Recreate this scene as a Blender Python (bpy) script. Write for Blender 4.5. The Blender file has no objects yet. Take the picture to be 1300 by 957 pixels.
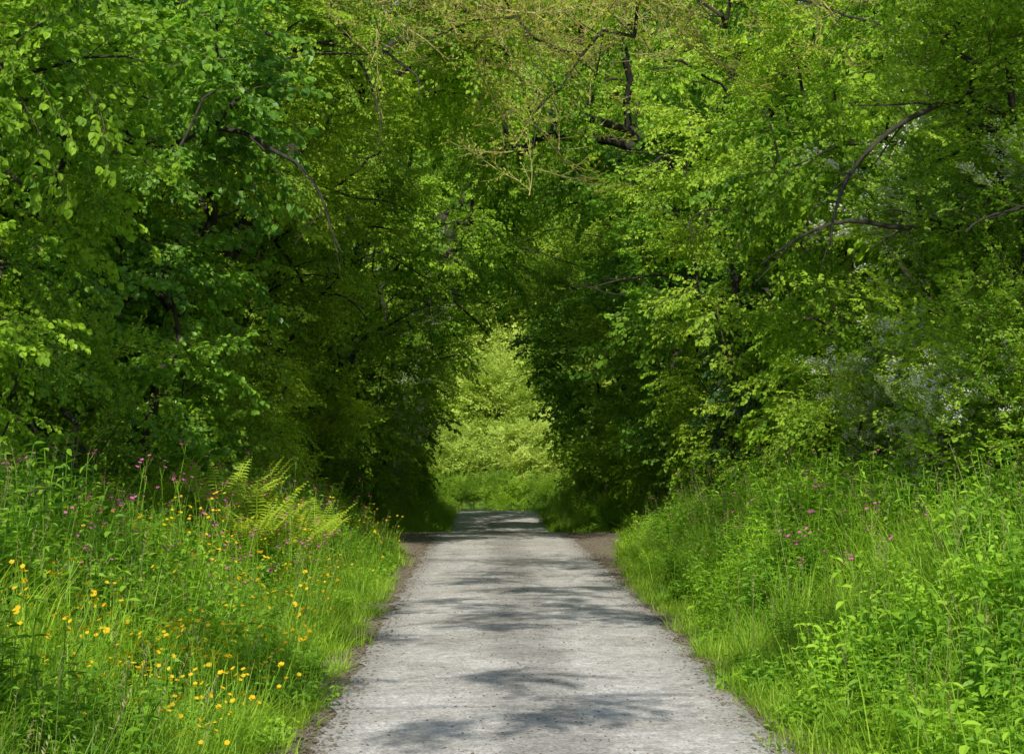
import bpy, math, random
import numpy as np
from mathutils import Vector, Matrix, Euler, noise as mnoise

SEED=7
rnd=random.Random(SEED)
R=np.random.default_rng(SEED)
scene=bpy.context.scene
PI=math.pi

# ------------------------------------------------------------------ materials
def new_mat(name):
    m=bpy.data.materials.new(name); m.use_nodes=True
    nt=m.node_tree; nt.nodes.clear()
    return m,nt
def N(nt,t,**kw):
    n=nt.nodes.new(t)
    for k,v in kw.items(): setattr(n,k,v)
    return n
def ramp(nt,stops):
    r=N(nt,'ShaderNodeValToRGB')
    el=r.color_ramp.elements
    while len(el)<len(stops): el.new(0.5)
    for e,(p,c) in zip(el,stops):
        e.position=p; e.color=(c[0],c[1],c[2],1)
    return r

def leaf_mat(name,c_dark,c_light,trans,tmix=0.42,rough=0.5,nscale=0.35,spec=0.3):
    m,nt=new_mat(name); L=nt.links
    oi=N(nt,'ShaderNodeObjectInfo')
    geo=N(nt,'ShaderNodeNewGeometry')
    nz=N(nt,'ShaderNodeTexNoise'); nz.inputs['Scale'].default_value=nscale; nz.inputs['Detail'].default_value=1
    L.new(geo.outputs['Position'],nz.inputs['Vector'])
    a=N(nt,'ShaderNodeMath',operation='MULTIPLY'); a.inputs[1].default_value=0.3
    L.new(oi.outputs['Random'],a.inputs[0])
    b=N(nt,'ShaderNodeMath',operation='MULTIPLY_ADD'); b.inputs[1].default_value=0.9
    L.new(nz.outputs['Fac'],b.inputs[0]); L.new(a.outputs[0],b.inputs[2])
    c=N(nt,'ShaderNodeMath',operation='MULTIPLY_ADD'); c.inputs[1].default_value=0.45
    L.new(geo.outputs['Random Per Island'],c.inputs[0]); L.new(b.outputs[0],c.inputs[2])
    d=N(nt,'ShaderNodeMath',operation='SUBTRACT'); d.inputs[1].default_value=0.35; d.use_clamp=True
    L.new(c.outputs[0],d.inputs[0])
    mx=ramp(nt,[(0.15,c_dark),(0.82,c_light)])
    L.new(d.outputs[0],mx.inputs['Fac'])
    tm=N(nt,'ShaderNodeMix',data_type='RGBA',blend_type='MULTIPLY'); tm.inputs[0].default_value=1
    L.new(mx.outputs['Color'],tm.inputs[6]); tm.inputs[7].default_value=(*trans,1)
    p=N(nt,'ShaderNodeBsdfPrincipled'); p.inputs['Roughness'].default_value=rough
    p.inputs['Specular IOR Level'].default_value=spec
    L.new(mx.outputs['Color'],p.inputs['Base Color'])
    t=N(nt,'ShaderNodeBsdfTranslucent'); L.new(tm.outputs[2],t.inputs['Color'])
    ms=N(nt,'ShaderNodeMixShader'); ms.inputs[0].default_value=tmix
    L.new(p.outputs[0],ms.inputs[1]); L.new(t.outputs[0],ms.inputs[2])
    o=N(nt,'ShaderNodeOutputMaterial'); L.new(ms.outputs[0],o.inputs['Surface'])
    return m

TR=(1.7,1.66,0.95)
M_hazel=leaf_mat('hazel_leaf',(0.095,0.225,0.013),(0.40,0.60,0.036),TR)
M_beech=leaf_mat('beech_leaf',(0.13,0.28,0.015),(0.46,0.62,0.042),TR)
M_haw  =leaf_mat('hawthorn_leaf',(0.10,0.23,0.016),(0.38,0.56,0.036),TR)
M_syc  =leaf_mat('sycamore_leaf',(0.07,0.19,0.018),(0.27,0.48,0.04),TR,spec=0.4,rough=0.42)
M_ivy  =leaf_mat('ivy_leaf',(0.03,0.085,0.018),(0.07,0.17,0.03),(1.3,1.3,0.9),tmix=0.2,spec=0.5,rough=0.35)
M_ash  =leaf_mat('ash_leaf',(0.32,0.38,0.03),(0.48,0.52,0.05),(1.6,1.5,0.9))
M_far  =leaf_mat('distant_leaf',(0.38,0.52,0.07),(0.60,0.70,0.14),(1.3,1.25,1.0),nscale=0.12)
M_grass=leaf_mat('grass_blade',(0.12,0.27,0.016),(0.40,0.58,0.05),(1.6,1.5,0.9),nscale=0.5)
M_weed =leaf_mat('weed_leaf',(0.10,0.25,0.018),(0.35,0.56,0.04),TR,nscale=0.5)
M_fern =leaf_mat('fern_frond',(0.32,0.46,0.03),(0.48,0.60,0.06),(1.5,1.4,0.9))
M_straw=leaf_mat('grass_seed_head',(0.22,0.24,0.07),(0.34,0.34,0.13),(1.3,1.2,0.9),tmix=0.25)
def flat(name,col,rough=0.6,tmix=0.3):
    return leaf_mat(name,[c*0.85 for c in col],col,(1.1,1.1,1.1),tmix=tmix,rough=rough)
M_yel=flat('buttercup_petal',(0.80,0.55,0.01))
M_pink=flat('campion_petal',(0.66,0.15,0.38))
M_white=flat('blossom_petal',(0.76,0.77,0.68))
def bark_mat(name,c1,c2):
    m,nt=new_mat(name); L=nt.links
    geo=N(nt,'ShaderNodeNewGeometry')
    mp=N(nt,'ShaderNodeMapping'); mp.inputs['Scale'].default_value=(9,9,2.2)
    L.new(geo.outputs['Position'],mp.inputs['Vector'])
    nz=N(nt,'ShaderNodeTexNoise'); nz.inputs['Scale'].default_value=2; nz.inputs['Detail'].default_value=4
    L.new(mp.outputs[0],nz.inputs['Vector'])
    r=ramp(nt,[(0.35,c1),(0.65,c2)]); L.new(nz.outputs['Fac'],r.inputs['Fac'])
    p=N(nt,'ShaderNodeBsdfPrincipled'); p.inputs['Roughness'].default_value=0.9
    L.new(r.outputs['Color'],p.inputs['Base Color'])
    bp=N(nt,'ShaderNodeBump'); bp.inputs['Strength'].default_value=0.6; bp.inputs['Distance'].default_value=0.03
    L.new(nz.outputs['Fac'],bp.inputs['Height']); L.new(bp.outputs[0],p.inputs['Normal'])
    o=N(nt,'ShaderNodeOutputMaterial'); L.new(p.outputs[0],o.inputs['Surface'])
    return m
M_bark=bark_mat('bark',(0.016,0.014,0.009),(0.045,0.04,0.024))
M_twig=bark_mat('twig_bark',(0.06,0.05,0.02),(0.12,0.10,0.04))
M_ashtwig=bark_mat('ash_twig_bark',(0.26,0.21,0.07),(0.42,0.36,0.14))

# ------------------------------------------------------------------ terrain
def interp(x,xs,ys): return float(np.interp(x,xs,ys))
RY=[-60,10,25,38,47,52,58,66,74,84,100,120,135,170,240,400]
RZ=[0.0,0,-0.03,-0.12,-0.2,-0.5,-0.74,-0.72,-0.66,-1.6,-2.5,-1.9,-0.8,5,14,30]
_yy=np.linspace(-60,400,1841); _zz=np.interp(_yy,RY,RZ)
k=np.exp(-np.linspace(-2,2,17)**2); k/=k.sum()
_zs=np.convolve(np.pad(_zz,8,mode='edge'),k,'valid')
def rz(y): return interp(y,_yy,_zs)
def rx(y): # road centre line
    if y<55: return 0.0
    if y<76: return 0.10*((y-55)/21)**2
    return 0.10-0.028*(y-76)**2 if y<100 else 0.10-0.028*576-1.35*(y-100)
def shL(y): return interp(y,[-50,10,30,38,43,48,51,54,90],[1.92,1.92,2.0,2.25,3.0,3.3,2.9,1.8,1.8])
def shR(y): return interp(y,[-50,10,30,36,43,48,51,54,90],[1.80,1.80,1.95,2.3,2.9,3.3,2.9,1.8,1.8])
def sm(a,b,x):
    t=min(1,max(0,(x-a)/(b-a))); return t*t*(3-2*t)
def gz(x,y):
    z=rz(y)
    fade=1-sm(76,100,y)
    dx=x-(rx(y) if y<76 else 0); ax=abs(dx)
    wd=(shL(y) if dx<0 else shR(y))
    b0=max(1.95,wd+0.12)
    wob=mnoise.noise(Vector((x*0.3,y*0.3,0)))
    up=0.85 if x<0 else 1.0
    z+=fade*(up*sm(b0,b0+2.3,ax)+0.35*sm(5,12,ax))+ (0.16*wob)*sm(b0+.2,b0+2,ax)
    return z

def add_obj(name,me,parent=None):
    o=bpy.data.objects.new(name,me); scene.collection.objects.link(o)
    if parent: o.parent=parent
    return o
def mesh(name,v,f,mats,mi=None,smooth=False):
    me=bpy.data.meshes.new(name); me.from_pydata([tuple(a) for a in v],[],f)
    for m in mats: me.materials.append(m)
    if mi is not None: me.polygons.foreach_set('material_index',np.array(mi,dtype=np.int32))
    if smooth: me.polygons.foreach_set('use_smooth',[True]*len(f))
    me.update(); return me

xs=np.concatenate([np.linspace(-320,-40,12),np.linspace(-32,-9,12),np.linspace(-8,8,65),np.linspace(9,32,12),np.linspace(40,320,12)])
ys=np.concatenate([np.linspace(-60,5,14),np.linspace(6,110,210),np.linspace(112,170,30),np.linspace(180,400,24)])
gv=[];gf=[]
for y in ys:
    for x in xs: gv.append((x,y,gz(x,y)))
nx=len(xs)
for j in range(len(ys)-1):
    for i in range(nx-1):
        a=j*nx+i; gf.append((a,a+1,a+1+nx,a+nx))
m,nt=new_mat('ground_earth'); L=nt.links
geo=N(nt,'ShaderNodeNewGeometry')
nz=N(nt,'ShaderNodeTexNoise'); nz.inputs['Scale'].default_value=1.3; nz.inputs['Detail'].default_value=8; L.new(geo.outputs['Position'],nz.inputs['Vector'])
r1=ramp(nt,[(0.35,(0.035,0.06,0.012)),(0.6,(0.08,0.15,0.02)),(0.75,(0.13,0.21,0.03))]); L.new(nz.outputs['Fac'],r1.inputs['Fac'])
p=N(nt,'ShaderNodeBsdfPrincipled'); p.inputs['Roughness'].default_value=0.95
L.new(r1.outputs['Color'],p.inputs['Base Color'])
bp=N(nt,'ShaderNodeBump'); bp.inputs['Distance'].default_value=0.1; L.new(nz.outputs['Fac'],bp.inputs['Height']); L.new(bp.outputs[0],p.inputs['Normal'])
o=N(nt,'ShaderNodeOutputMaterial'); L.new(p.outputs[0],o.inputs['Surface'])
M_ground=m
add_obj('ground',mesh('ground',gv,gf,[M_ground],smooth=True))

# road + dirt shoulder strips
HW_=1.57
def strip(name,halfL,halfR,y0,y1,dz,mat,dy=0.2,nxs=15,jit=0.1,fr=1.3,crown=0.0,seed=0):
    v=[];f=[]
    yy=np.arange(y0,y1,dy)
    for y in yy:
        c=rx(y)
        t=Vector((rx(y+0.1)-rx(y-0.1),0.2,0)).normalized(); n=Vector((t.y,-t.x,0))
        wl=halfL(y)+jit*(mnoise.noise(Vector((seed,y*fr,0)))+0.5*mnoise.noise(Vector((seed+9,y*fr*4,0))))
        wr=halfR(y)+jit*(mnoise.noise(Vector((seed+3,y*fr,0)))+0.5*mnoise.noise(Vector((seed+5,y*fr*4,0))))
        for i in range(nxs):
            u=-wl+(wl+wr)*i/(nxs-1)
            x=c+n.x*u; yw=y+n.y*u
            g=max(gz(x,yw),rz(yw)-0.02)
            cr=crown*(1-min(1,abs(u)/HW_)**2)
            v.append((x,yw,g+dz+cr))
    for j in range(len(yy)-1):
        for i in range(nxs-1):
            a=j*nxs+i; f.append((a,a+1,a+1+nxs,a+nxs))
    return add_obj(name,mesh(name,v,f,[mat],smooth=True))
m,nt=new_mat('worn_asphalt'); L=nt.links
geo=N(nt,'ShaderNodeNewGeometry'); sep=N(nt,'ShaderNodeSeparateXYZ'); L.new(geo.outputs['Position'],sep.inputs[0])
big=N(nt,'ShaderNodeTexNoise'); big.inputs['Scale'].default_value=0.9; big.inputs['Detail'].default_value=6; big.inputs['Roughness'].default_value=0.65
L.new(geo.outputs['Position'],big.inputs['Vector'])
fine=N(nt,'ShaderNodeTexVoronoi'); fine.inputs['Scale'].default_value=60; L.new(geo.outputs['Position'],fine.inputs['Vector'])
med=N(nt,'ShaderNodeTexNoise'); med.inputs['Scale'].default_value=9; med.inputs['Detail'].default_value=8; med.inputs['Roughness'].default_value=0.75
L.new(geo.outputs['Position'],med.inputs['Vector'])
r1=ramp(nt,[(0.3,(0.31,0.285,0.25)),(0.55,(0.46,0.435,0.40)),(0.75,(0.57,0.545,0.51))]); L.new(big.outputs['Fac'],r1.inputs['Fac'])
ab=N(nt,'ShaderNodeMath',operation='ABSOLUTE'); L.new(sep.outputs['X'],ab.inputs[0])
tw=N(nt,'ShaderNodeMapRange',interpolation_type='SMOOTHSTEP'); tw.inputs['From Min'].default_value=0.15; tw.inputs['From Max'].default_value=0.55
tw.inputs['To Min'].default_value=0.74; tw.inputs['To Max'].default_value=1.03
nadd=N(nt,'ShaderNodeMath',operation='MULTIPLY_ADD'); nadd.inputs[1].default_value=0.5; L.new(big.outputs['Fac'],nadd.inputs[0]); 
sb=N(nt,'ShaderNodeMath',operation='SUBTRACT'); sb.inputs[1].default_value=0.25; L.new(ab.outputs[0],sb.inputs[0]); L.new(sb.outputs[0],nadd.inputs[2])
L.new(nadd.outputs[0],tw.inputs['Value'])
te=N(nt,'ShaderNodeMapRange',interpolation_type='SMOOTHSTEP'); te.inputs['From Min'].default_value=1.15; te.inputs['From Max'].default_value=1.65
te.inputs['To Min'].default_value=1.0; te.inputs['To Max'].default_value=0.62
L.new(nadd.outputs[0],te.inputs['Value'])
mm=N(nt,'ShaderNodeMath',operation='MULTIPLY'); L.new(tw.outputs[0],mm.inputs[0]); L.new(te.outputs[0],mm.inputs[1])
mr=N(nt,'ShaderNodeMapRange'); mr.inputs['From Min'].default_value=0.32; mr.inputs['From Max'].default_value=0.68; mr.inputs['To Min'].default_value=0.68; mr.inputs['To Max'].default_value=1.25
L.new(med.outputs['Fac'],mr.inputs['Value'])
m2=N(nt,'ShaderNodeMath',operation='MULTIPLY'); L.new(mm.outputs[0],m2.inputs[0]); L.new(mr.outputs[0],m2.inputs[1])
vc=N(nt,'ShaderNodeSeparateColor'); L.new(fine.outputs['Color'],vc.inputs[0])
vr=N(nt,'ShaderNodeMapRange'); vr.inputs['To Min'].default_value=0.6; vr.inputs['To Max'].default_value=1.35; L.new(vc.outputs[0],vr.inputs['Value'])
m3=N(nt,'ShaderNodeMath',operation='MULTIPLY'); L.new(m2.outputs[0],m3.inputs[0]); L.new(vr.outputs[0],m3.inputs[1])
vm=N(nt,'ShaderNodeVectorMath',operation='SCALE'); L.new(r1.outputs['Color'],vm.inputs[0]); L.new(m3.outputs[0],vm.inputs['Scale'])
p=N(nt,'ShaderNodeBsdfPrincipled'); p.inputs['Roughness'].default_value=0.8
L.new(vm.outputs[0],p.inputs['Base Color'])
bp=N(nt,'ShaderNodeBump'); bp.inputs['Strength'].default_value=0.5; bp.inputs['Distance'].default_value=0.02; L.new(med.outputs['Fac'],bp.inputs['Height'])
L.new(bp.outputs[0],p.inputs['Normal'])
o=N(nt,'ShaderNodeOutputMaterial'); L.new(p.outputs[0],o.inputs['Surface'])
M_road=m
m,nt=new_mat('dirt_gravel'); L=nt.links
geo=N(nt,'ShaderNodeNewGeometry')
nz=N(nt,'ShaderNodeTexNoise'); nz.inputs['Scale'].default_value=9; nz.inputs['Detail'].default_value=8; nz.inputs['Roughness'].default_value=0.8; L.new(geo.outputs['Position'],nz.inputs['Vector'])
r1=ramp(nt,[(0.3,(0.08,0.06,0.035)),(0.55,(0.24,0.195,0.14)),(0.8,(0.45,0.41,0.34))]); L.new(nz.outputs['Fac'],r1.inputs['Fac'])
p=N(nt,'ShaderNodeBsdfPrincipled'); p.inputs['Roughness'].default_value=0.95; L.new(r1.outputs['Color'],p.inputs['Base Color'])
bp=N(nt,'ShaderNodeBump'); bp.inputs['Distance'].default_value=0.04; L.new(nz.outputs['Fac'],bp.inputs['Height']); L.new(bp.outputs[0],p.inputs['Normal'])
o=N(nt,'ShaderNodeOutputMaterial'); L.new(p.outputs[0],o.inputs['Surface'])
M_dirt=m
strip('dirt_shoulder',shL,shR,-30,110,0.012,M_dirt,nxs=21,jit=0.15,seed=20)
strip('road',lambda y:HW_,lambda y:HW_,-30,112,0.024,M_road,jit=0.15,crown=0.03,seed=2)

# ------------------------------------------------------------------ geometry helpers for prototypes
class G:
    def __init__(s): s.v=[];s.f=[];s.m=[]
    def leaf(s,p,d,n,Ln,W,bend=0.15,fold=0.12,mi=0,w1=.5,w2=.42,t1=.3,t2=.65):
        d=d.normalized(); sd=d.cross(n)
        if sd.length<1e-4: sd=d.cross(Vector((1,0,0)))
        sd.normalize(); n=sd.cross(d).normalized()
        b=len(s.v)
        def rib(t): return p+d*(Ln*t)-n*(bend*Ln*t*t)
        r0,r1,r2,r3=rib(0),rib(t1),rib(t2),rib(1)
        s.v+= [r0,r3, r1+sd*W*w1+n*W*fold, r2+sd*W*w2+n*W*fold, r1-sd*W*w1+n*W*fold, r2-sd*W*w2+n*W*fold]
        s.f+= [(b,b+1,b+3,b+2),(b,b+4,b+5,b+1)]
        s.m+= [mi]*2
    def tube(s,pts,rad,mi=1,sides=3):
        b=len(s.v); n=len(pts)
        for i,pnt in enumerate(pts):
            d=(pts[min(i+1,n-1)]-pts[max(i-1,0)]).normalized()
            a=d.orthogonal().normalized(); c=d.cross(a)
            r=rad[i]
            for k in range(sides):
                an=2*PI*k/sides; s.v.append(pnt+a*(r*math.cos(an))+c*(r*math.sin(an)))
        for i in range(n-1):
            for k in range(sides):
                k2=(k+1)%sides
                s.f.append((b+i*sides+k,b+i*sides+k2,b+(i+1)*sides+k2,b+(i+1)*sides+k)); s.m.append(mi)
    def blade(s,p,d,Ln,W,bend,mi=0,segs=4):
        d=d.normalized(); up=Vector((0,0,1)); h=Vector((d.x,d.y,0))
        if h.length<1e-3: h=Vector((1,0,0))
        h.normalize(); sd=h.cross(up)
        b=len(s.v)
        for i in range(segs+1):
            t=i/segs
            q=p+d*(Ln*t)+h*(bend*Ln*t*t)-up*(0.45*bend*Ln*t*t*t)
            w=W*(1-t**1.6)*0.5+0.0005
            s.v+= [q-sd*w,q+sd*w]
        for i in range(segs):
            a=b+2*i; s.f.append((a,a+1,a+3,a+2)); s.m.append(mi)
    def flower(s,p,r,mi,n=5,tilt=None):
        nrm=Vector((rnd.uniform(-.6,.6),rnd.uniform(-.9,.3),1)).normalized() if tilt is None else tilt
        a=nrm.orthogonal().normalized(); c=nrm.cross(a); a0=rnd.uniform(0,6)
        for k in range(n):
            an=a0+2*PI*k/n; d=a*math.cos(an)+c*math.sin(an)+nrm*0.25
            s.leaf(p,d,nrm,r,r*0.8,bend=-0.1,fold=0.05,mi=mi,t1=.45,t2=.85,w2=.45)
    def arrays(s):
        return (np.array([tuple(a) for a in s.v]),s.f,s.m)
    def mesh(s,name,mats): return mesh(name,s.v,s.f,mats,s.m)

def merge(name,parts,mats):
    V=[];F=[];M=[];o=0
    for (v,f,m_),mat in parts:
        A=np.array(mat); V.append(v@A[:3,:3].T+A[:3,3])
        F+= [tuple(i+o for i in q) for q in f]; M+=m_; o+=len(v)
    V=np.concatenate(V)
    me=bpy.data.meshes.new(name); me.from_pydata(V.tolist(),[],F)
    for m_ in mats: me.materials.append(m_)
    me.polygons.foreach_set('material_index',np.array(M,dtype=np.int32)); me.update()
    return bpy.data.objects.new(name,me)

def rv(a=1): return Vector((rnd.uniform(-a,a),rnd.uniform(-a,a),rnd.uniform(-a,a)))
UP=Vector((0,0,1))
def make_bough(leafL,leafW,length=1.1,step=0.085,leafstep=0.05,sideL=0.5,ang=50,droop=0.15,vert=0.3,blossom=0,tw=0.006,skip=0.08,curl=0.0):
    g=G()
    n=int(length/step)
    pts=[];p=Vector((0,0,0));d=Vector((1,0,rnd.uniform(-.1,.15))).normalized()
    for i in range(n+1):
        pts.append(p.copy()); d=(d+rv(0.12)+Vector((0,0,-droop*0.12+curl*0.1))).normalized(); p=p+d*step
    g.tube(pts,[tw*(1-0.8*i/n) for i in range(n+1)])
    sgn=1
    for i in range(1,n+1):
        t=i/n; sgn=-sgn
        sl=sideL*(1-0.65*t)*rnd.uniform(0.6,1.15)
        dd=(pts[i]-pts[i-1]).normalized()
        for s2 in ((sgn,) if rnd.random()<0.6 else (1,-1)):
            an=math.radians(ang+rnd.uniform(-18,18))*s2
            q=Matrix.Rotation(an,3,'Z')@dd+Vector((0,0,rnd.uniform(-vert,vert)))
            q.normalize()
            m_=max(2,int(sl/leafstep)); sp=pts[i].copy(); sp_l=[sp.copy()]; ls=1
            for j in range(m_):
                q=(q+rv(0.16)+Vector((0,0,-droop*0.1+curl*0.15))).normalized(); sp=sp+q*leafstep; sp_l.append(sp.copy()); ls=-ls
                if rnd.random()<skip: continue
                for l2 in ((ls,) if rnd.random()<0.55 else (1,-1)):
                    la=math.radians(rnd.uniform(35,75))*l2
                    ld=(Matrix.Rotation(la,3,'Z')@q)+Vector((0,0,rnd.uniform(-0.5,0.1)))
                    s_=rnd.uniform(0.6,1.15)
                    g.leaf(sp,ld,(UP+rv(0.55)),leafL*s_,leafW*s_,bend=rnd.uniform(0.05,0.3),fold=rnd.uniform(0.02,0.2))
                if blossom and rnd.random()<blossom:
                    for _ in range(8): g.flower(sp+rv(0.05)+Vector((0,0,0.035)),0.015,2)
            ld=q+Vector((0,0,-0.1)); g.leaf(sp,ld,UP+rv(0.4),leafL,leafW)
            tl=sp_l[::2] if len(sp_l)>3 else sp_l
            g.tube(tl,[tw*0.35]*len(tl))
    ld=d; g.leaf(pts[-1],ld,UP,leafL,leafW)
    return g.arrays()

def ng_for(name,coll):
    ng=bpy.data.node_groups.new('instance_'+name,'GeometryNodeTree')
    ng.interface.new_socket('Geometry',in_out='INPUT',socket_type='NodeSocketGeometry')
    ng.interface.new_socket('Geometry',in_out='OUTPUT',socket_type='NodeSocketGeometry')
    L=ng.links
    gi=ng.nodes.new('NodeGroupInput'); go=ng.nodes.new('NodeGroupOutput')
    ci=ng.nodes.new('GeometryNodeCollectionInfo'); ci.inputs['Collection'].default_value=coll
    ci.inputs['Separate Children'].default_value=True; ci.inputs['Reset Children'].default_value=True
    ip=ng.nodes.new('GeometryNodeInstanceOnPoints'); ip.inputs['Pick Instance'].default_value=True
    def na(n_,dt):
        a=ng.nodes.new('GeometryNodeInputNamedAttribute'); a.data_type=dt; a.inputs['Name'].default_value=n_
        return a.outputs['Attribute']
    L.new(gi.outputs[0],ip.inputs['Points']); L.new(ci.outputs[0],ip.inputs['Instance'])
    L.new(na('idx','INT'),ip.inputs['Instance Index']); 
    e2r=ng.nodes.new('FunctionNodeEulerToRotation'); L.new(na('rot','FLOAT_VECTOR'),e2r.inputs[0]); L.new(e2r.outputs[0],ip.inputs['Rotation'])
    L.new(na('scl','FLOAT'),ip.inputs['Scale'])
    L.new(ip.outputs[0],go.inputs[0])
    return ng
NG={};NV={}
def register(name,objs):
    c=bpy.data.collections.new('proto_'+name)
    for o_ in objs: c.objects.link(o_)
    NG[name]=ng_for(name,c); NV[name]=len(objs)
def scatter(objname,kind,pos,rot,scl,idx=None,parent=None):
    pos=np.asarray(pos,dtype=np.float32).reshape(-1,3); n=len(pos)
    if n==0: return None
    me=bpy.data.meshes.new(objname); me.vertices.add(n); me.vertices.foreach_set('co',pos.ravel())
    a=me.attributes.new('rot','FLOAT_VECTOR','POINT'); a.data.foreach_set('vector',np.asarray(rot,dtype=np.float32).ravel())
    a=me.attributes.new('scl','FLOAT','POINT'); a.data.foreach_set('value',np.asarray(scl,dtype=np.float32))
    if idx is None: idx=R.integers(0,NV[kind],n)
    a=me.attributes.new('idx','INT','POINT'); a.data.foreach_set('value',np.asarray(idx,dtype=np.int32))
    me.update()
    ob=add_obj(objname,me,parent)
    md=ob.modifiers.new('instances','NODES'); md.node_group=NG[kind]
    return ob

def eul(a,b,c,s,t):
    return Matrix.Translation(t)@Euler((a,b,c)).to_matrix().to_4x4()@Matrix.Scale(s,4)
def clumps_of(kind,mats,nvar=4,nb=11,yawsd=1.05,psd=.35,**kw):
    bs=[make_bough(**kw) for _ in range(4)]
    objs=[]
    for i in range(nvar):
        parts=[]
        for b in range(nb):
            parts.append((rnd.choice(bs),eul(rnd.gauss(0,.3),-rnd.gauss(.08,psd),rnd.gauss(0,yawsd),rnd.uniform(.7,1.15),Vector((rnd.gauss(0,.2),rnd.gauss(0,.2),rnd.gauss(0,.2))))))
        objs.append(merge(f'{kind}_clump_{i}',parts,mats))
    register(kind,objs)
clumps_of('hazel',[M_hazel,M_twig],leafL=.085,leafW=.07,leafstep=.065,step=.1,droop=.6)
clumps_of('beech',[M_beech,M_twig],psd=.22,leafL=.07,leafW=.047,leafstep=.05,vert=.15,droop=.4)
clumps_of('hawthorn',[M_haw,M_twig],leafL=.05,leafW=.042,leafstep=.034,step=.08,sideL=.38,vert=.55,ang=55,curl=.5,nb=12)
clumps_of('hawthorn_blossom',[M_haw,M_twig,M_white],nvar=3,leafL=.05,leafW=.042,leafstep=.036,step=.08,sideL=.38,vert=.55,ang=55,curl=.5,blossom=.2,nb=12)
clumps_of('sycamore',[M_syc,M_twig],leafL=.115,leafW=.11,leafstep=.085,step=.12,droop=.8,vert=.35)
clumps_of('ivy',[M_ivy,M_twig],nvar=3,leafL=.09,leafW=.085,leafstep=.06,step=.1,droop=.9,vert=.4)
clumps_of('ash',[M_ash,M_ashtwig],nb=5,yawsd=1.3,psd=.5,leafL=.065,leafW=.026,leafstep=.07,step=.16,sideL=.7,vert=.6,ang=42,curl=1.3,skip=.35,tw=.010,droop=.6,length=1.3)
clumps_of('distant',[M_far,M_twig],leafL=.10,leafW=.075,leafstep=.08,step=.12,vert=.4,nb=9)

# ------------------------------------------------------------------ tunnel envelope
TD=[-30,0,15,25,30,40,50,60,70,80,90,110]
TL=[6,6,5.0,4.7,4.4,3.8,3.2,2.7,2.4,2.7,4.5,12]
TR_=[6,6,4.6,4.3,4.0,3.3,2.9,2.8,2.7,3.0,4.5,12]
TH=[9,9,9.5,9.8,9.0,8.4,7.5,6.4,5.5,6.0,10,30]
def inside(x,y,z,mar=0.0):
    w=interp(y,TD,TL if x<0 else TR_)+mar; h=interp(y,TD,TH)+mar
    zz=max(0,z-rz(y))
    return (abs(x)/w)**2.6+(zz/h)**2.6<1

def bare_limb(g,p,d,ln,r,lev,grav):
    n=max(4,int(ln/0.22)); pts=[p.copy()]; seed=rnd.uniform(0,99)
    for i in range(n):
        t=i/n
        w=Vector((mnoise.noise(Vector((seed,t*4,0))),mnoise.noise(Vector((seed+5,t*4,0))),mnoise.noise(Vector((seed+9,t*4,0)))))
        d=(d+w*0.32+rv(.12)+Vector((0,0,grav*0.1))).normalized(); p=p+d*(ln/n); pts.append(p.copy())
    g.tube(pts,[r*(1-.75*i/n)+.002 for i in range(n+1)],mi=0,sides=6 if lev==0 else 4)
    if lev<2:
        for i in range(2,n,2):
            if rnd.random()<.75:
                dd=(pts[i]-pts[i-1]).normalized()
                q=(dd+rv(.9)).normalized()
                bare_limb(g,pts[i],q,ln*rnd.uniform(.25,.5)*(1-.5*i/n),r*(1-.75*i/n)*.5,lev+1,grav*.6)

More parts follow.
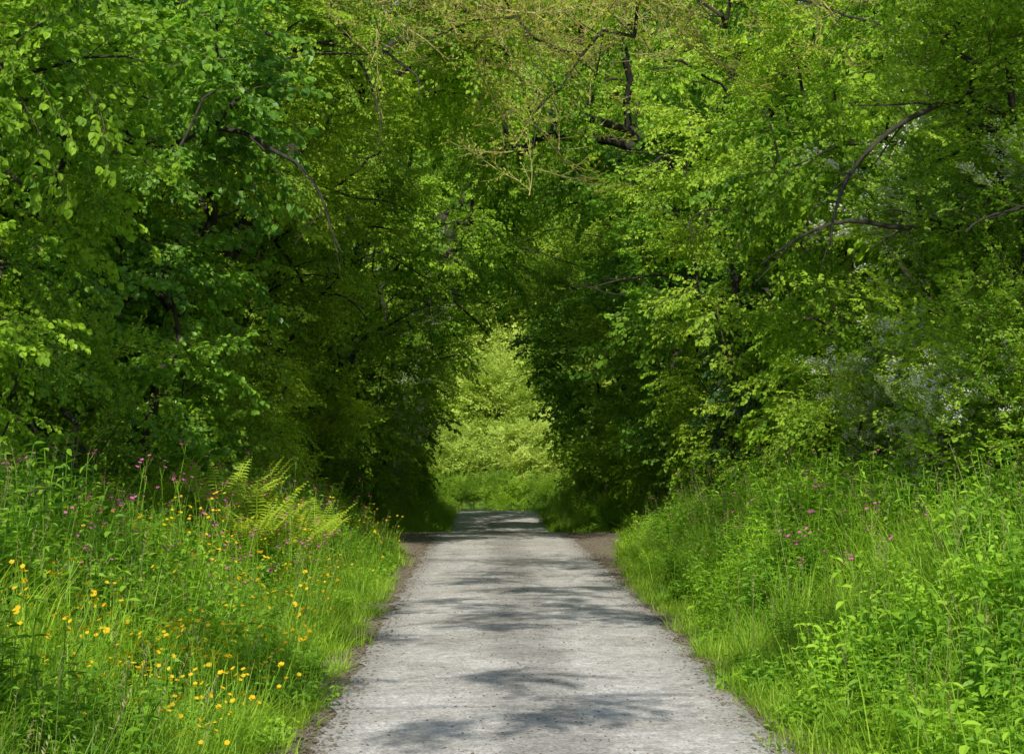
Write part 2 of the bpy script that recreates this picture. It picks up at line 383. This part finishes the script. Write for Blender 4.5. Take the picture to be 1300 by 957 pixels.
def build_tree(name,kinds,x,y,height,rad,zlow,nclump,lean=(0,0),stems=1,bs=1.0,trunk_r=0.02,clumps=None,use_tunnel=True,bark=M_bark,psd=0.25,erode=-0.12,limbs=0):
    base=Vector((x,y,gz(x,y)-0.2))
    nodes=[];par=[]
    zc=(height+zlow)/2; hz=(height-zlow)/2
    cx=x+lean[0]; cy=y+lean[1]
    C=[]
    if clumps is None:
        tries=0
        while len(C)<nclump and tries<nclump*30:
            tries+=1
            d=Vector((rnd.gauss(0,1),rnd.gauss(0,1),rnd.gauss(0,1))).normalized()
            r=rnd.uniform(0.3,1)**0.6
            q=Vector((cx+d.x*rad*r,cy+d.y*rad*r,zc+d.z*hz*r))
            q+=rv(0.5)
            if q.z<gz(q.x,q.y)+0.5: continue
            if use_tunnel and inside(q.x,q.y,q.z,0.25): continue
            if mnoise.noise(q*0.35+Vector((x,y,0)))<erode and rnd.random()<0.85: continue
            C.append(q)
    else: C=[Vector(c) for c in clumps]
    th=height*0.62 if clumps is None else height
    for s in range(stems):
        off=Vector((rnd.uniform(-.3,.3),rnd.uniform(-.3,.3),0)) if s else Vector((0,0,0))
        p=base+off; k=max(4,int(th/0.5)); pi=-1
        tgt=Vector((cx+rnd.uniform(-1,1)*(0.4 if stems==1 else rad*0.4),cy+rnd.uniform(-1,1)*(0.4 if stems==1 else rad*0.4),th))
        ph=rnd.uniform(0,50)
        for i in range(k+1):
            t=i/k
            q=p.lerp(tgt,t)
            q.x=p.x+(tgt.x-p.x)*(t**1.5)+0.7*t*mnoise.noise(Vector((ph,t*3,0)))
            q.y=p.y+(tgt.y-p.y)*(t**1.5)+0.7*t*mnoise.noise(Vector((ph+7,t*3,0)))
            nodes.append(q); par.append(pi); pi=len(nodes)-1
    nt_=len(nodes)
    C.sort(key=lambda c:(c-Vector((cx,cy,min(c.z,th)))).length)
    tips=[]
    for c in C:
        A=np.array(nodes); dd=A-np.array(c)
        cost=np.sqrt((dd**2).sum(1))+0.9*np.maximum(0,dd[:,2]+0.15)+ (A[:,2]<min(1.3,c.z*0.6)+rz(y))*2
        j=int(cost.argmin()); s0=Vector(nodes[j]); ln=(c-s0).length; k=max(1,int(ln/0.4)); pi=j
        bow=Vector((0,0,0.12*ln))+rv(0.08*ln)
        for i in range(1,k+1):
            t=i/k; q=s0.lerp(c,t)+bow*(4*t*(1-t))*0.7
            if i<k: q+=rv(0.07)
            nodes.append(q); par.append(pi); pi=len(nodes)-1
        tips.append(pi)
    n=len(nodes); acc=[0.0]*n
    e=2.3
    for t in tips: acc[t]+=trunk_r**e
    mn=min(.008,trunk_r)
    for i in range(n-1,-1,-1):
        if acc[i]<mn**e: acc[i]=mn**e
        if par[i]>=0: acc[par[i]]+=acc[i]
    g=G()
    for i in range(n):
        if par[i]<0: continue
        a=nodes[par[i]]; b=nodes[i]
        ra=acc[par[i]]**(1/e); rb=acc[i]**(1/e)
        ra=min(ra,rb*1.35+0.004)
        if par[par[i]]<0: ra*=1.35
        g.tube([Vector(a),Vector(b)],[ra,rb],mi=0,sides=7 if rb>0.06 else 4)
    side=-1 if x<0 else 1
    for _ in range(limbs):
        cand=[c for c in nodes[nt_:] if c.z>min(4.0,height*.4) and c.y<cy+1 and abs(c.x)<abs(cx)+1]
        if not cand: break
        s0=Vector(rnd.choice(cand))
        d=Vector((-side*rnd.uniform(.5,1),-rnd.uniform(.1,.8),rnd.uniform(-.1,.6))).normalized()
        bare_limb(g,s0,d,rnd.uniform(1.6,3.2),rnd.uniform(.018,.042),0,-rnd.uniform(.2,1.0))
    me=g.mesh(name,[bark])
    me.polygons.foreach_set('use_smooth',[True]*len(me.polygons))
    tree=add_obj(name,me)
    P={k:[] for k in kinds};Ro={k:[] for k in kinds};S={k:[] for k in kinds}
    centre=Vector((cx,cy,zc))
    ks=list(kinds.keys()); ws=list(kinds.values())
    for c in C:
        out=(c-centre); oy=math.atan2(out.y,out.x); el=out.z/max(hz,0.1)
        kind=rnd.choices(ks,ws)[0]
        s=bs*rnd.uniform(0.75,1.2)
        yaw=oy+rnd.gauss(0,.4)
        pitch=rnd.gauss(0.02+0.25*max(0,el)-0.1*max(0,-el),psd)
        if use_tunnel:
            for att in range(4):
                tip=c+Vector((math.cos(yaw),math.sin(yaw),math.sin(pitch)))*(0.8*s)
                if not inside(tip.x,tip.y,tip.z): break
                yaw=oy+rnd.gauss(0,1.3); s*=0.85
        P[kind].append(c);Ro[kind].append((rnd.gauss(0,0.2),-pitch,yaw));S[kind].append(s)
    for k in ks:
        if P[k]:
            scatter('foliage',k,[tuple(q) for q in P[k]],Ro[k],S[k],parent=tree)
    return tree

HZ={'hazel':1}; BE={'beech':1}; HW={'hawthorn':1}; SY={'sycamore':1}; HB={'hawthorn':0.88,'hawthorn_blossom':0.12}; HBB={'hawthorn':0.4,'hawthorn_blossom':0.6}; IV={'ivy':1}
# left wall
build_tree('hazel_tree',HZ,-7.8,20,9.0,3.3,0.8,84,stems=3,lean=(0.9,0),limbs=5)
build_tree('sycamore_tree',SY,-7.0,27,9.6,3.6,0.8,85,stems=1,lean=(0.9,0),limbs=6)
build_tree('beech_tree',BE,-6.8,34.5,9.8,3.9,1.0,100,stems=1,lean=(1.0,0),limbs=6)
build_tree('beech_tree',BE,-6.4,42,10.5,4.2,1.0,110,lean=(1.4,0),limbs=6)
build_tree('hazel_tree',HZ,-6.4,50,10.5,4.6,1.2,108,lean=(1.6,0),limbs=6)
build_tree('hawthorn_tree',HBB,-5.0,57,8.5,3.8,0.8,108,stems=2,lean=(1.2,0),limbs=4)
build_tree('hazel_tree',HZ,-5.2,65,8.2,4.0,0.8,85,stems=2,lean=(1.4,0),limbs=3)
build_tree('beech_tree',BE,-5.6,74,8.2,3.6,0.6,80,stems=2,lean=(1.0,0),limbs=1)
# right wall
build_tree('hawthorn_tree',HB,6.6,21,8.8,3.1,0.9,120,stems=2,lean=(-0.5,0),limbs=7)
build_tree('hazel_tree',HZ,6.9,28,9.6,3.6,0.8,95,stems=3,lean=(-0.8,0),limbs=4)
build_tree('beech_tree',BE,6.3,35.5,10.0,3.7,0.8,102,lean=(-0.9,0),limbs=4)
build_tree('sycamore_tree',SY,6.2,43,10.5,4.0,0.8,98,stems=2,lean=(-1.2,0),limbs=3)
build_tree('beech_tree',BE,6.2,50.5,10.5,4.4,1.0,105,lean=(-1.4,0),limbs=3)
build_tree('hawthorn_tree',HW,5.2,58,8.5,3.8,0.8,112,stems=2,lean=(-1.1,0),limbs=3)
build_tree('sycamore_tree',SY,5.6,66,8.2,4.0,0.7,85,lean=(-1.4,0),limbs=2)
build_tree('hazel_tree',HZ,6.0,75,8.2,3.6,0.6,80,stems=2,lean=(-1.0,0),limbs=1)
# taller trees arching over the lane
build_tree('beech_tree',BE,-7.5,37,13.2,5.8,7.4,104,lean=(3.4,1),trunk_r=0.030,bs=1.15,limbs=7)
build_tree('oak_tree',HZ,7.8,42,14.0,6.4,7.2,122,lean=(-3.8,2),trunk_r=0.030,bs=1.15,limbs=6)
build_tree('oak_tree',HZ,-7.5,53,14.0,6.8,6.2,92,lean=(4.2,2),trunk_r=0.030,bs=1.2,limbs=7)
build_tree('beech_tree',BE,8,61,15.5,6.8,6,105,lean=(-4.0,3),trunk_r=0.028,bs=1.25,limbs=5)
build_tree('sycamore_tree',SY,-8,71,15.0,6.5,6.2,66,lean=(4.0,3),trunk_r=0.03,bs=1.25,limbs=2)
build_tree('hazel_tree',HZ,-9.5,28,12.8,4.0,5.0,85,trunk_r=0.03,bs=1.25)
build_tree('beech_tree',BE,-9.8,44,15.5,4.5,6.0,90,trunk_r=0.03,bs=1.3)
build_tree('oak_tree',HZ,9.4,31,12.5,3.8,5.0,65,trunk_r=0.03,bs=1.2)
# trees beside and above the viewpoint: they dapple the near lane
build_tree('oak_tree',HZ,-7.2,7,12.5,6.0,8.8,62,lean=(3.4,1),trunk_r=0.007,bs=.7)
build_tree('oak_tree',HZ,7.4,14,13,6.0,9.8,80,lean=(-4,1.5),trunk_r=0.007,bs=.65)
build_tree('beech_tree',BE,-7.6,-4,12,5.0,8,30,lean=(3,1),trunk_r=0.01,bs=0.85)

# overhanging ash limb with sparse young leaves
cl=[]
for i in range(56):
    t=rnd.random()
    cl.append((5.0-7.5*t+rnd.gauss(0,.3),25+rnd.gauss(0,1.3),8.4-0.4*t-0.8*abs(rnd.gauss(0,.8))+0.3*math.sin(t*9)))
build_tree('ash_tree',{'ash':1},7.6,24.5,9.0,3,7,0,clumps=cl,use_tunnel=False,trunk_r=0.006,lean=(-1.5,0),bark=M_bark,psd=.5)

# woodland behind the verges
def woodland(name,kind,xr,yr,n,hr,rr,bs,per,side):
    v=G();P=[];Ro=[];S=[]
    for i in range(n):
        x=rnd.uniform(*xr)*side; y=rnd.uniform(*yr); g0=gz(x,y); h=rnd.uniform(*hr)*min(1.15,.55+.6*y/100) ; r=rnd.uniform(*rr)
        pts=[Vector((x,y,g0-.3)),Vector((x+rnd.uniform(-.3,.3),y,g0+h*.35)),Vector((x+rnd.uniform(-.6,.6),y,g0+h*.75))]
        v.tube(pts,[0.2,0.14,0.06],mi=0,sides=7)
        for _ in range(per):
            d=Vector((rnd.gauss(0,1),rnd.gauss(0,1),rnd.gauss(0,1))).normalized()
            rr_=rnd.uniform(.5,1)
            c=Vector((x+d.x*r*rr_,y+d.y*r*rr_,g0+h*0.52+d.z*h*0.47*rr_))
            if c.z<g0+0.3: continue
            if rnd.random()<0.35: v.tube([Vector((x,y,min(c.z,g0+h*.7))),c],[0.04,0.015],mi=0,sides=3)
            yaw=math.atan2(d.y,d.x)+rnd.gauss(0,.6)
            P.append(tuple(c)); Ro.append((rnd.gauss(0,.3),-rnd.gauss(0.1,.3),yaw)); S.append(bs*rnd.uniform(.7,1.2))
    t=add_obj(name,v.mesh(name,[M_bark]))
    scatter('foliage',kind,P,Ro,S,parent=t)
woodland('woodland_trees','hazel',(10.5,20),(20,100),30,(14,20),(3,4.5),1.9,60,-1)
woodland('woodland_trees','hazel',(10.5,20),(20,100),28,(13,19),(3,4.5),1.9,60,1)
def distant(name,n,xr,yr,hr,rr,bs,per):
    v=G();P=[];Ro=[];S=[]
    for i in range(n):
        x=rnd.uniform(*xr) if n<5 else xr[0]+(xr[1]-xr[0])*(i+rnd.random())/n
        y=rnd.uniform(*yr); g0=gz(x,y); h=rnd.uniform(*hr); r=rnd.uniform(*rr)
        v.tube([Vector((x,y,g0-.3)),Vector((x,y,g0+h*.7))],[0.2,0.06],mi=0,sides=6)
        for _ in range(per):
            d=Vector((rnd.gauss(0,1),rnd.gauss(0,1),rnd.gauss(0,1))).normalized(); q=rnd.uniform(.6,1)
            c=Vector((x+d.x*r*q,y+d.y*r*q,g0+h*0.55+d.z*h*0.45*q))
            P.append(tuple(c)); Ro.append((rnd.gauss(0,.4),-rnd.gauss(0.15,.4),math.atan2(d.y,d.x)+rnd.gauss(0,.5))); S.append(bs*rnd.uniform(.7,1.2))
    t=add_obj(name,v.mesh(name,[M_bark])); scatter('foliage','distant',P,Ro,S,parent=t)
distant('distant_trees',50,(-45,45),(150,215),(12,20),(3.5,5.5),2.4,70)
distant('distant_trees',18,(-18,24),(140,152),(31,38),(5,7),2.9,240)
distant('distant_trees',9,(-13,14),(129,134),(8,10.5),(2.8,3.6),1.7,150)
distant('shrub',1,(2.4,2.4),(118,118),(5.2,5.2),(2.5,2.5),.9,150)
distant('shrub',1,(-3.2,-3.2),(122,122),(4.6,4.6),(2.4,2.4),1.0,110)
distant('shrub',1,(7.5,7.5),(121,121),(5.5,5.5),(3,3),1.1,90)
P=[];Ro=[];S=[];v=G()
for i in range(800):
    x=rnd.uniform(-22,22); y=112+rnd.gauss(0,.6); z=gz(x,y)+rnd.uniform(0.15,1.9)+0.3*mnoise.noise(Vector((x*.5,0,0)))
    P.append((x,y,z)); Ro.append((rnd.gauss(0,.4),-rnd.gauss(.25,.5),rnd.uniform(0,6.28))); S.append(rnd.uniform(.5,.8))
for x in np.arange(-22,22,0.7):
    v.tube([Vector((x,112,gz(x,112)-.2)),Vector((x+rnd.uniform(-.2,.2),112,gz(x,112)+1.5))],[0.04,0.015],mi=0,sides=4)
t=add_obj('hedge',v.mesh('hedge',[M_bark])); scatter('foliage','hawthorn',P,Ro,S,parent=t)

def shrub(name,kinds,x,y,h,r,n,bs=0.8):
    return build_tree(name,kinds,x,y,h+gz(x,y),r,gz(x,y)+0.2,n,stems=3,bs=bs,trunk_r=0.012,erode=-0.4)
for (x,y,h,r,k) in [(-5.3,17,3.0,1.7,HZ),(-5.1,22.5,2.8,1.6,HW),(-5.2,30,3.0,1.6,HZ),(-4.6,37,3.0,1.6,BE),(-4.5,45,2.8,1.6,HW),(-4.0,53,2.6,1.5,HZ),(-3.6,60,2.3,1.3,BE),(-3.4,67,2.0,1.2,HZ),(-3.5,74,2.0,1.2,BE),
                    (4.8,16.5,2.4,1.4,HW),(4.5,21,2.6,1.2,HBB),(4.7,25,2.4,1.4,HBB),(4.5,29,2.2,1.4,BE),(4.4,34,3.0,1.6,IV),(4.3,40,2.8,1.5,HZ),(4.4,47,2.6,1.5,HZ),(3.9,54,2.4,1.4,HW),(3.6,61,2.2,1.2,HZ),(3.4,68,1.9,1.1,BE),(3.6,75,1.8,1.1,HZ)]:
    nm={'hazel':'hazel_shrub','hawthorn':'hawthorn_shrub','beech':'beech_shrub','sycamore':'sycamore_shrub','ivy':'ivy_shrub'}[list(k)[0]]
    shrub(nm,k,x,y,h,r,34)

# ------------------------------------------------------------------ verge plants
def tuft(n,h,spread,W,seed_heads=0):
    g=G()
    for i in range(n):
        a=rnd.uniform(0,2*PI); r=spread*math.sqrt(rnd.random())
        p=Vector((r*math.cos(a),r*math.sin(a),-0.06)); a2=a+rnd.gauss(0,.8)
        d=Vector((math.cos(a2)*rnd.uniform(.05,.4),math.sin(a2)*rnd.uniform(.05,.4),1))
        g.blade(p,d,h*rnd.uniform(.5,1.1),W*rnd.uniform(.7,1.2),rnd.uniform(.05,.6),segs=3)
    for i in range(seed_heads):
        a=rnd.uniform(0,2*PI); d=Vector((math.cos(a)*.15,math.sin(a)*.15,1)).normalized()
        p=Vector((0,0,0)); hh=h*rnd.uniform(1.1,1.5)
        pts=[p+d*(hh*t)+Vector((math.cos(a),math.sin(a),0))*(0.1*hh*t*t) for t in (0,.4,.75,1)]
        g.tube(pts,[.0022,.002,.0015,.001],mi=1)
        for j in range(14):
            t=0.78+0.22*j/14; q=pts[2].lerp(pts[3],(t-.75)/.25)
            g.leaf(q,rv(1)+Vector((0,0,1.2)),UP+rv(.5),0.025,0.008,mi=1)
    return g.arrays()
def weed(stems,h,lL,lW,flower=None,spread=.14,fr=.013,lstep=.07,nf=3):
    g=G()
    for i in range(stems):
        a=rnd.uniform(0,2*PI); r=spread*math.sqrt(rnd.random())
        p=Vector((r*math.cos(a),r*math.sin(a),-.05)); d=Vector((math.cos(a)*rnd.uniform(0,.3),math.sin(a)*rnd.uniform(0,.3),1)).normalized()
        hh=h*rnd.uniform(.65,1.15); k=max(3,int(hh/lstep)); pts=[]
        for j in range(k+1):
            pts.append(p.copy()); d=(d+rv(.06)).normalized(); p=p+d*(hh/k)
        g.tube(pts,[.003]*len(pts),mi=0)
        az=rnd.uniform(0,6)
        for j in range(1,k+1):
            az+=PI/2; t=j/k
            sc=(1-0.55*t) if not flower else (1-0.85*t)
            for s in (0,PI):
                ld=Vector((math.cos(az+s),math.sin(az+s),rnd.uniform(-.3,.5)))
                g.leaf(pts[j],ld,UP+rv(.3),lL*sc*rnd.uniform(.8,1.2),lW*sc,bend=.3)
        if flower is not None:
            for _ in range(nf):
                q=pts[-1]+Vector((rnd.uniform(-.05,.05),rnd.uniform(-.05,.05),rnd.uniform(0,.07)))
                g.tube([pts[-2],q],[.0015,.0012],mi=0); g.flower(q,fr,1)
    return g.arrays()
def patches(kind,mats,arrs,nvar,per,rad):
    objs=[]
    for i in range(nvar):
        parts=[]
        for j in range(per):
            a=rnd.uniform(0,2*PI); r=rad*math.sqrt(rnd.random()) if per>1 else 0
            parts.append((rnd.choice(arrs),eul(rnd.gauss(0,.1),rnd.gauss(0,.1),rnd.uniform(0,6.28),rnd.uniform(.7,1.2),Vector((r*math.cos(a),r*math.sin(a),0)))))
        objs.append(merge(f'{kind}_{i}',parts,mats))
    register(kind,objs)
patches('grass_tall',[M_grass,M_straw],[tuft(30,.60,.13,.009,seed_heads=(1 if i<2 else 0)) for i in range(6)],5,7,.33)
patches('grass_short',[M_grass,M_straw],[tuft(26,.26,.12,.009) for i in range(4)],4,3,.14)
patches('nettle',[M_weed],[weed(7,.60,.11,.06) for i in range(4)],5,5,.30)
patches('lowweed',[M_weed],[weed(9,.25,.10,.07,lstep=.05) for i in range(3)],4,3,.18)
patches('campion',[M_weed,M_pink],[weed(5,.78,.08,.03,flower=1,fr=.016,nf=3) for i in range(3)],3,1,0)
patches('buttercup',[M_weed,M_yel],[weed(4,.60,.06,.03,flower=1,fr=.017,nf=2,spread=.2) for i in range(3)],3,1,0)
patches('parsley',[M_weed,M_white],[weed(3,.95,.09,.04,flower=1,fr=.008,nf=26) for i in range(2)],2,1,0)
def fern():
    g=G()
    for i in range(13):
        a=2*PI*i/13+rnd.uniform(-.2,.2); Ln=rnd.uniform(.9,1.15); h=Vector((math.cos(a),math.sin(a),0)); sd=h.cross(UP)
        el=rnd.uniform(1.12,1.4)
        pts=[]
        for j in range(27):
            t=j/26; pts.append(h*(Ln*(math.cos(el)*t+.30*t*t))+UP*(Ln*(math.sin(el)*t-.20*t*t*t)))
        g.tube(pts[::4],[.005]*len(pts[::4]),mi=0)
        for j in range(4,27):
            t=j/26; w=.19*math.sin(PI*min(1,t*.92+.08))**.8*(1.05-t*.6)
            for s in (1,-1):
                g.leaf(pts[j],sd*s+h*.2+UP*rnd.uniform(-.05,.2),UP,w,.034,bend=.1,w1=.5,w2=.4)
    return g.arrays()
patches('fern',[M_fern],[fern(),fern()],2,1,0)

def edge(side,y): return (shL(y) if side<0 else shR(y))
FERNS=[(-3.3,24.2,1.4),(-3.9,25.4,1.5),(-3.1,26.4,1.3),(-3.7,27.8,1.5),(-4.4,24.2,1.4),(-3.2,22.6,1.1),(-4.5,26.6,1.4),(-2.9,28.5,1.2)]
def zone(kind,objname,n,y0,y1,a,b,scr,cond=None,ypow=1.0,tilt=.08,sides=(-1,1),grow=0.0):
    P=[];Ro=[];S=[]
    for i in range(n):
        y=y0+(y1-y0)*(rnd.random()**ypow); s=rnd.choice(sides)
        u=rnd.uniform(a,b); x=rx(y)+s*(edge(s,y)+u)
        if cond and not cond(x,y,u,s): continue
        sc=rnd.uniform(*scr)*(1-1.2*grow+grow*min(u,3.4))
        if grow:
            if any((x-fx)**2+(y-fy)**2<.6 for fx,fy,_ in FERNS): continue
            if -4.9<x<-2.5 and 17<y<24: sc*=.6
        z=gz(x,y)
        P.append((x,y,z));Ro.append((rnd.gauss(0,tilt),rnd.gauss(0,tilt),rnd.uniform(0,6.28)));S.append(sc)
    scatter(objname,kind,P,Ro,S)
def nz2(x,y,f,o): return mnoise.noise(Vector((x*f+o,y*f,o)))
zone('grass_short','short_grass',4000,8,90,-0.18,1.0,(.55,1.25),ypow=1.5)
zone('grass_tall','grass_verge',2600,8,90,0.2,4.0,(.55,1.3),cond=lambda x,y,u,s: rnd.random()<(1 if s<0 else .8),ypow=1.5,grow=.16)
zone('nettle','nettles',2900,8,85,0.4,4.4,(.6,1.4),cond=lambda x,y,u,s: nz2(x,y,.45,3)>(-0.2 if s>0 else 0.02) or u>2.2,ypow=1.4,grow=.16)
zone('lowweed','low_weeds',2600,8,85,0.05,2.2,(.6,1.35),cond=lambda x,y,u,s: nz2(x,y,.6,13)>-0.15,ypow=1.4)
zone('campion','red_campion_flowers',520,12,60,0.6,2.8,(.8,1.35),cond=lambda x,y,u,s: nz2(x,y,.35,21)>-.1 if s<0 else (y>16 and rnd.random()<.38),ypow=1.1)
zone('buttercup','buttercup_flowers',1000,10,50,0.1,2.0,(.85,1.3),cond=lambda x,y,u,s: nz2(x,y,.6,31)>-.1 and s<0,ypow=1.3)
zone('parsley','cow_parsley_flowers',60,18,60,1.6,3.2,(.8,1.1),cond=lambda x,y,u,s: s>0 or rnd.random()<.2)
for (x,y,s) in FERNS:
    scatter('fern','fern',[(x,y,gz(x,y)+.02)],[(0.08,0.05,rnd.uniform(0,6))],[s],idx=[rnd.randint(0,1)])
P=[];Ro=[];S=[]
for i in range(3000):
    y=rnd.uniform(86,140); x=rnd.uniform(-14,14)
    if abs(x-rx(y))<2.2: continue
    P.append((x,y,gz(x,y))); Ro.append((0,0,rnd.uniform(0,6.28))); S.append(rnd.uniform(.8,1.6))
scatter('meadow_grass','grass_short',P,Ro,S)
def pebble(i):
    import bmesh
    bm=bmesh.new(); bmesh.ops.create_icosphere(bm,subdivisions=1,radius=.016)
    for v in bm.verts: v.co*=rnd.uniform(.7,1.25); v.co.z*=.65
    me=bpy.data.meshes.new(f'pebble_{i}'); bm.to_mesh(me); bm.free(); me.materials.append(M_dirt); return bpy.data.objects.new(f'pebble_{i}',me)
register('gravel',[pebble(i) for i in range(4)])
P=[];Ro=[];S=[]
for i in range(11000):
    y=10+45*rnd.random()**1.6; s=rnd.choice((-1,1)); x=s*(1.66+rnd.gauss(0,.18)) if rnd.random()<.85 else rnd.gauss(0,.5)
    if y>40 and rnd.random()<.6: x=s*rnd.uniform(1.6,3.0)
    cr=.03*(1-min(1,abs(x)/HW_)**2)
    P.append((x,y,gz(x,y)+.026+cr)); Ro.append((rnd.random()*.5,0,rnd.uniform(0,6))); S.append(rnd.uniform(.3,1.1)*(.7 if abs(x)<1.4 else 1))
scatter('gravel','gravel',P,Ro,S)

# ------------------------------------------------------------------ light, world, camera
w=bpy.data.worlds.new('World'); scene.world=w; w.use_nodes=True
nt=w.node_tree; bg=nt.nodes['Background']; sk=nt.nodes.new('ShaderNodeTexSky'); sk.sky_type='NISHITA'; sk.sun_disc=False
sd=Vector((-0.14,-0.99,0)).normalized(); elev=math.radians(44)
sk.sun_elevation=elev; sk.sun_rotation=math.atan2(sd.x,sd.y)%(2*PI)
nt.links.new(sk.outputs[0],bg.inputs[0]); bg.inputs[1].default_value=0.15
sl=bpy.data.lights.new('sun','SUN'); sl.energy=5; sl.angle=math.radians(.53); sl.color=(1,.96,.87)
so=bpy.data.objects.new('sun',sl); scene.collection.objects.link(so)
to=Vector((sd.x*math.cos(elev),sd.y*math.cos(elev),math.sin(elev)))
so.rotation_euler=to.to_track_quat('Z','Y').to_euler(); so.location=to*60
cam=bpy.data.cameras.new('camera'); co=bpy.data.objects.new('camera',cam); scene.collection.objects.link(co)
co.location=(-0.43,0,2.05); co.rotation_euler=(math.radians(90+1.92),0,math.radians(-0.83))
cam.sensor_width=36; cam.lens=67.2; cam.clip_end=1500
scene.camera=co
scene.view_settings.view_transform='Standard'; scene.view_settings.look='None'; scene.view_settings.exposure=0
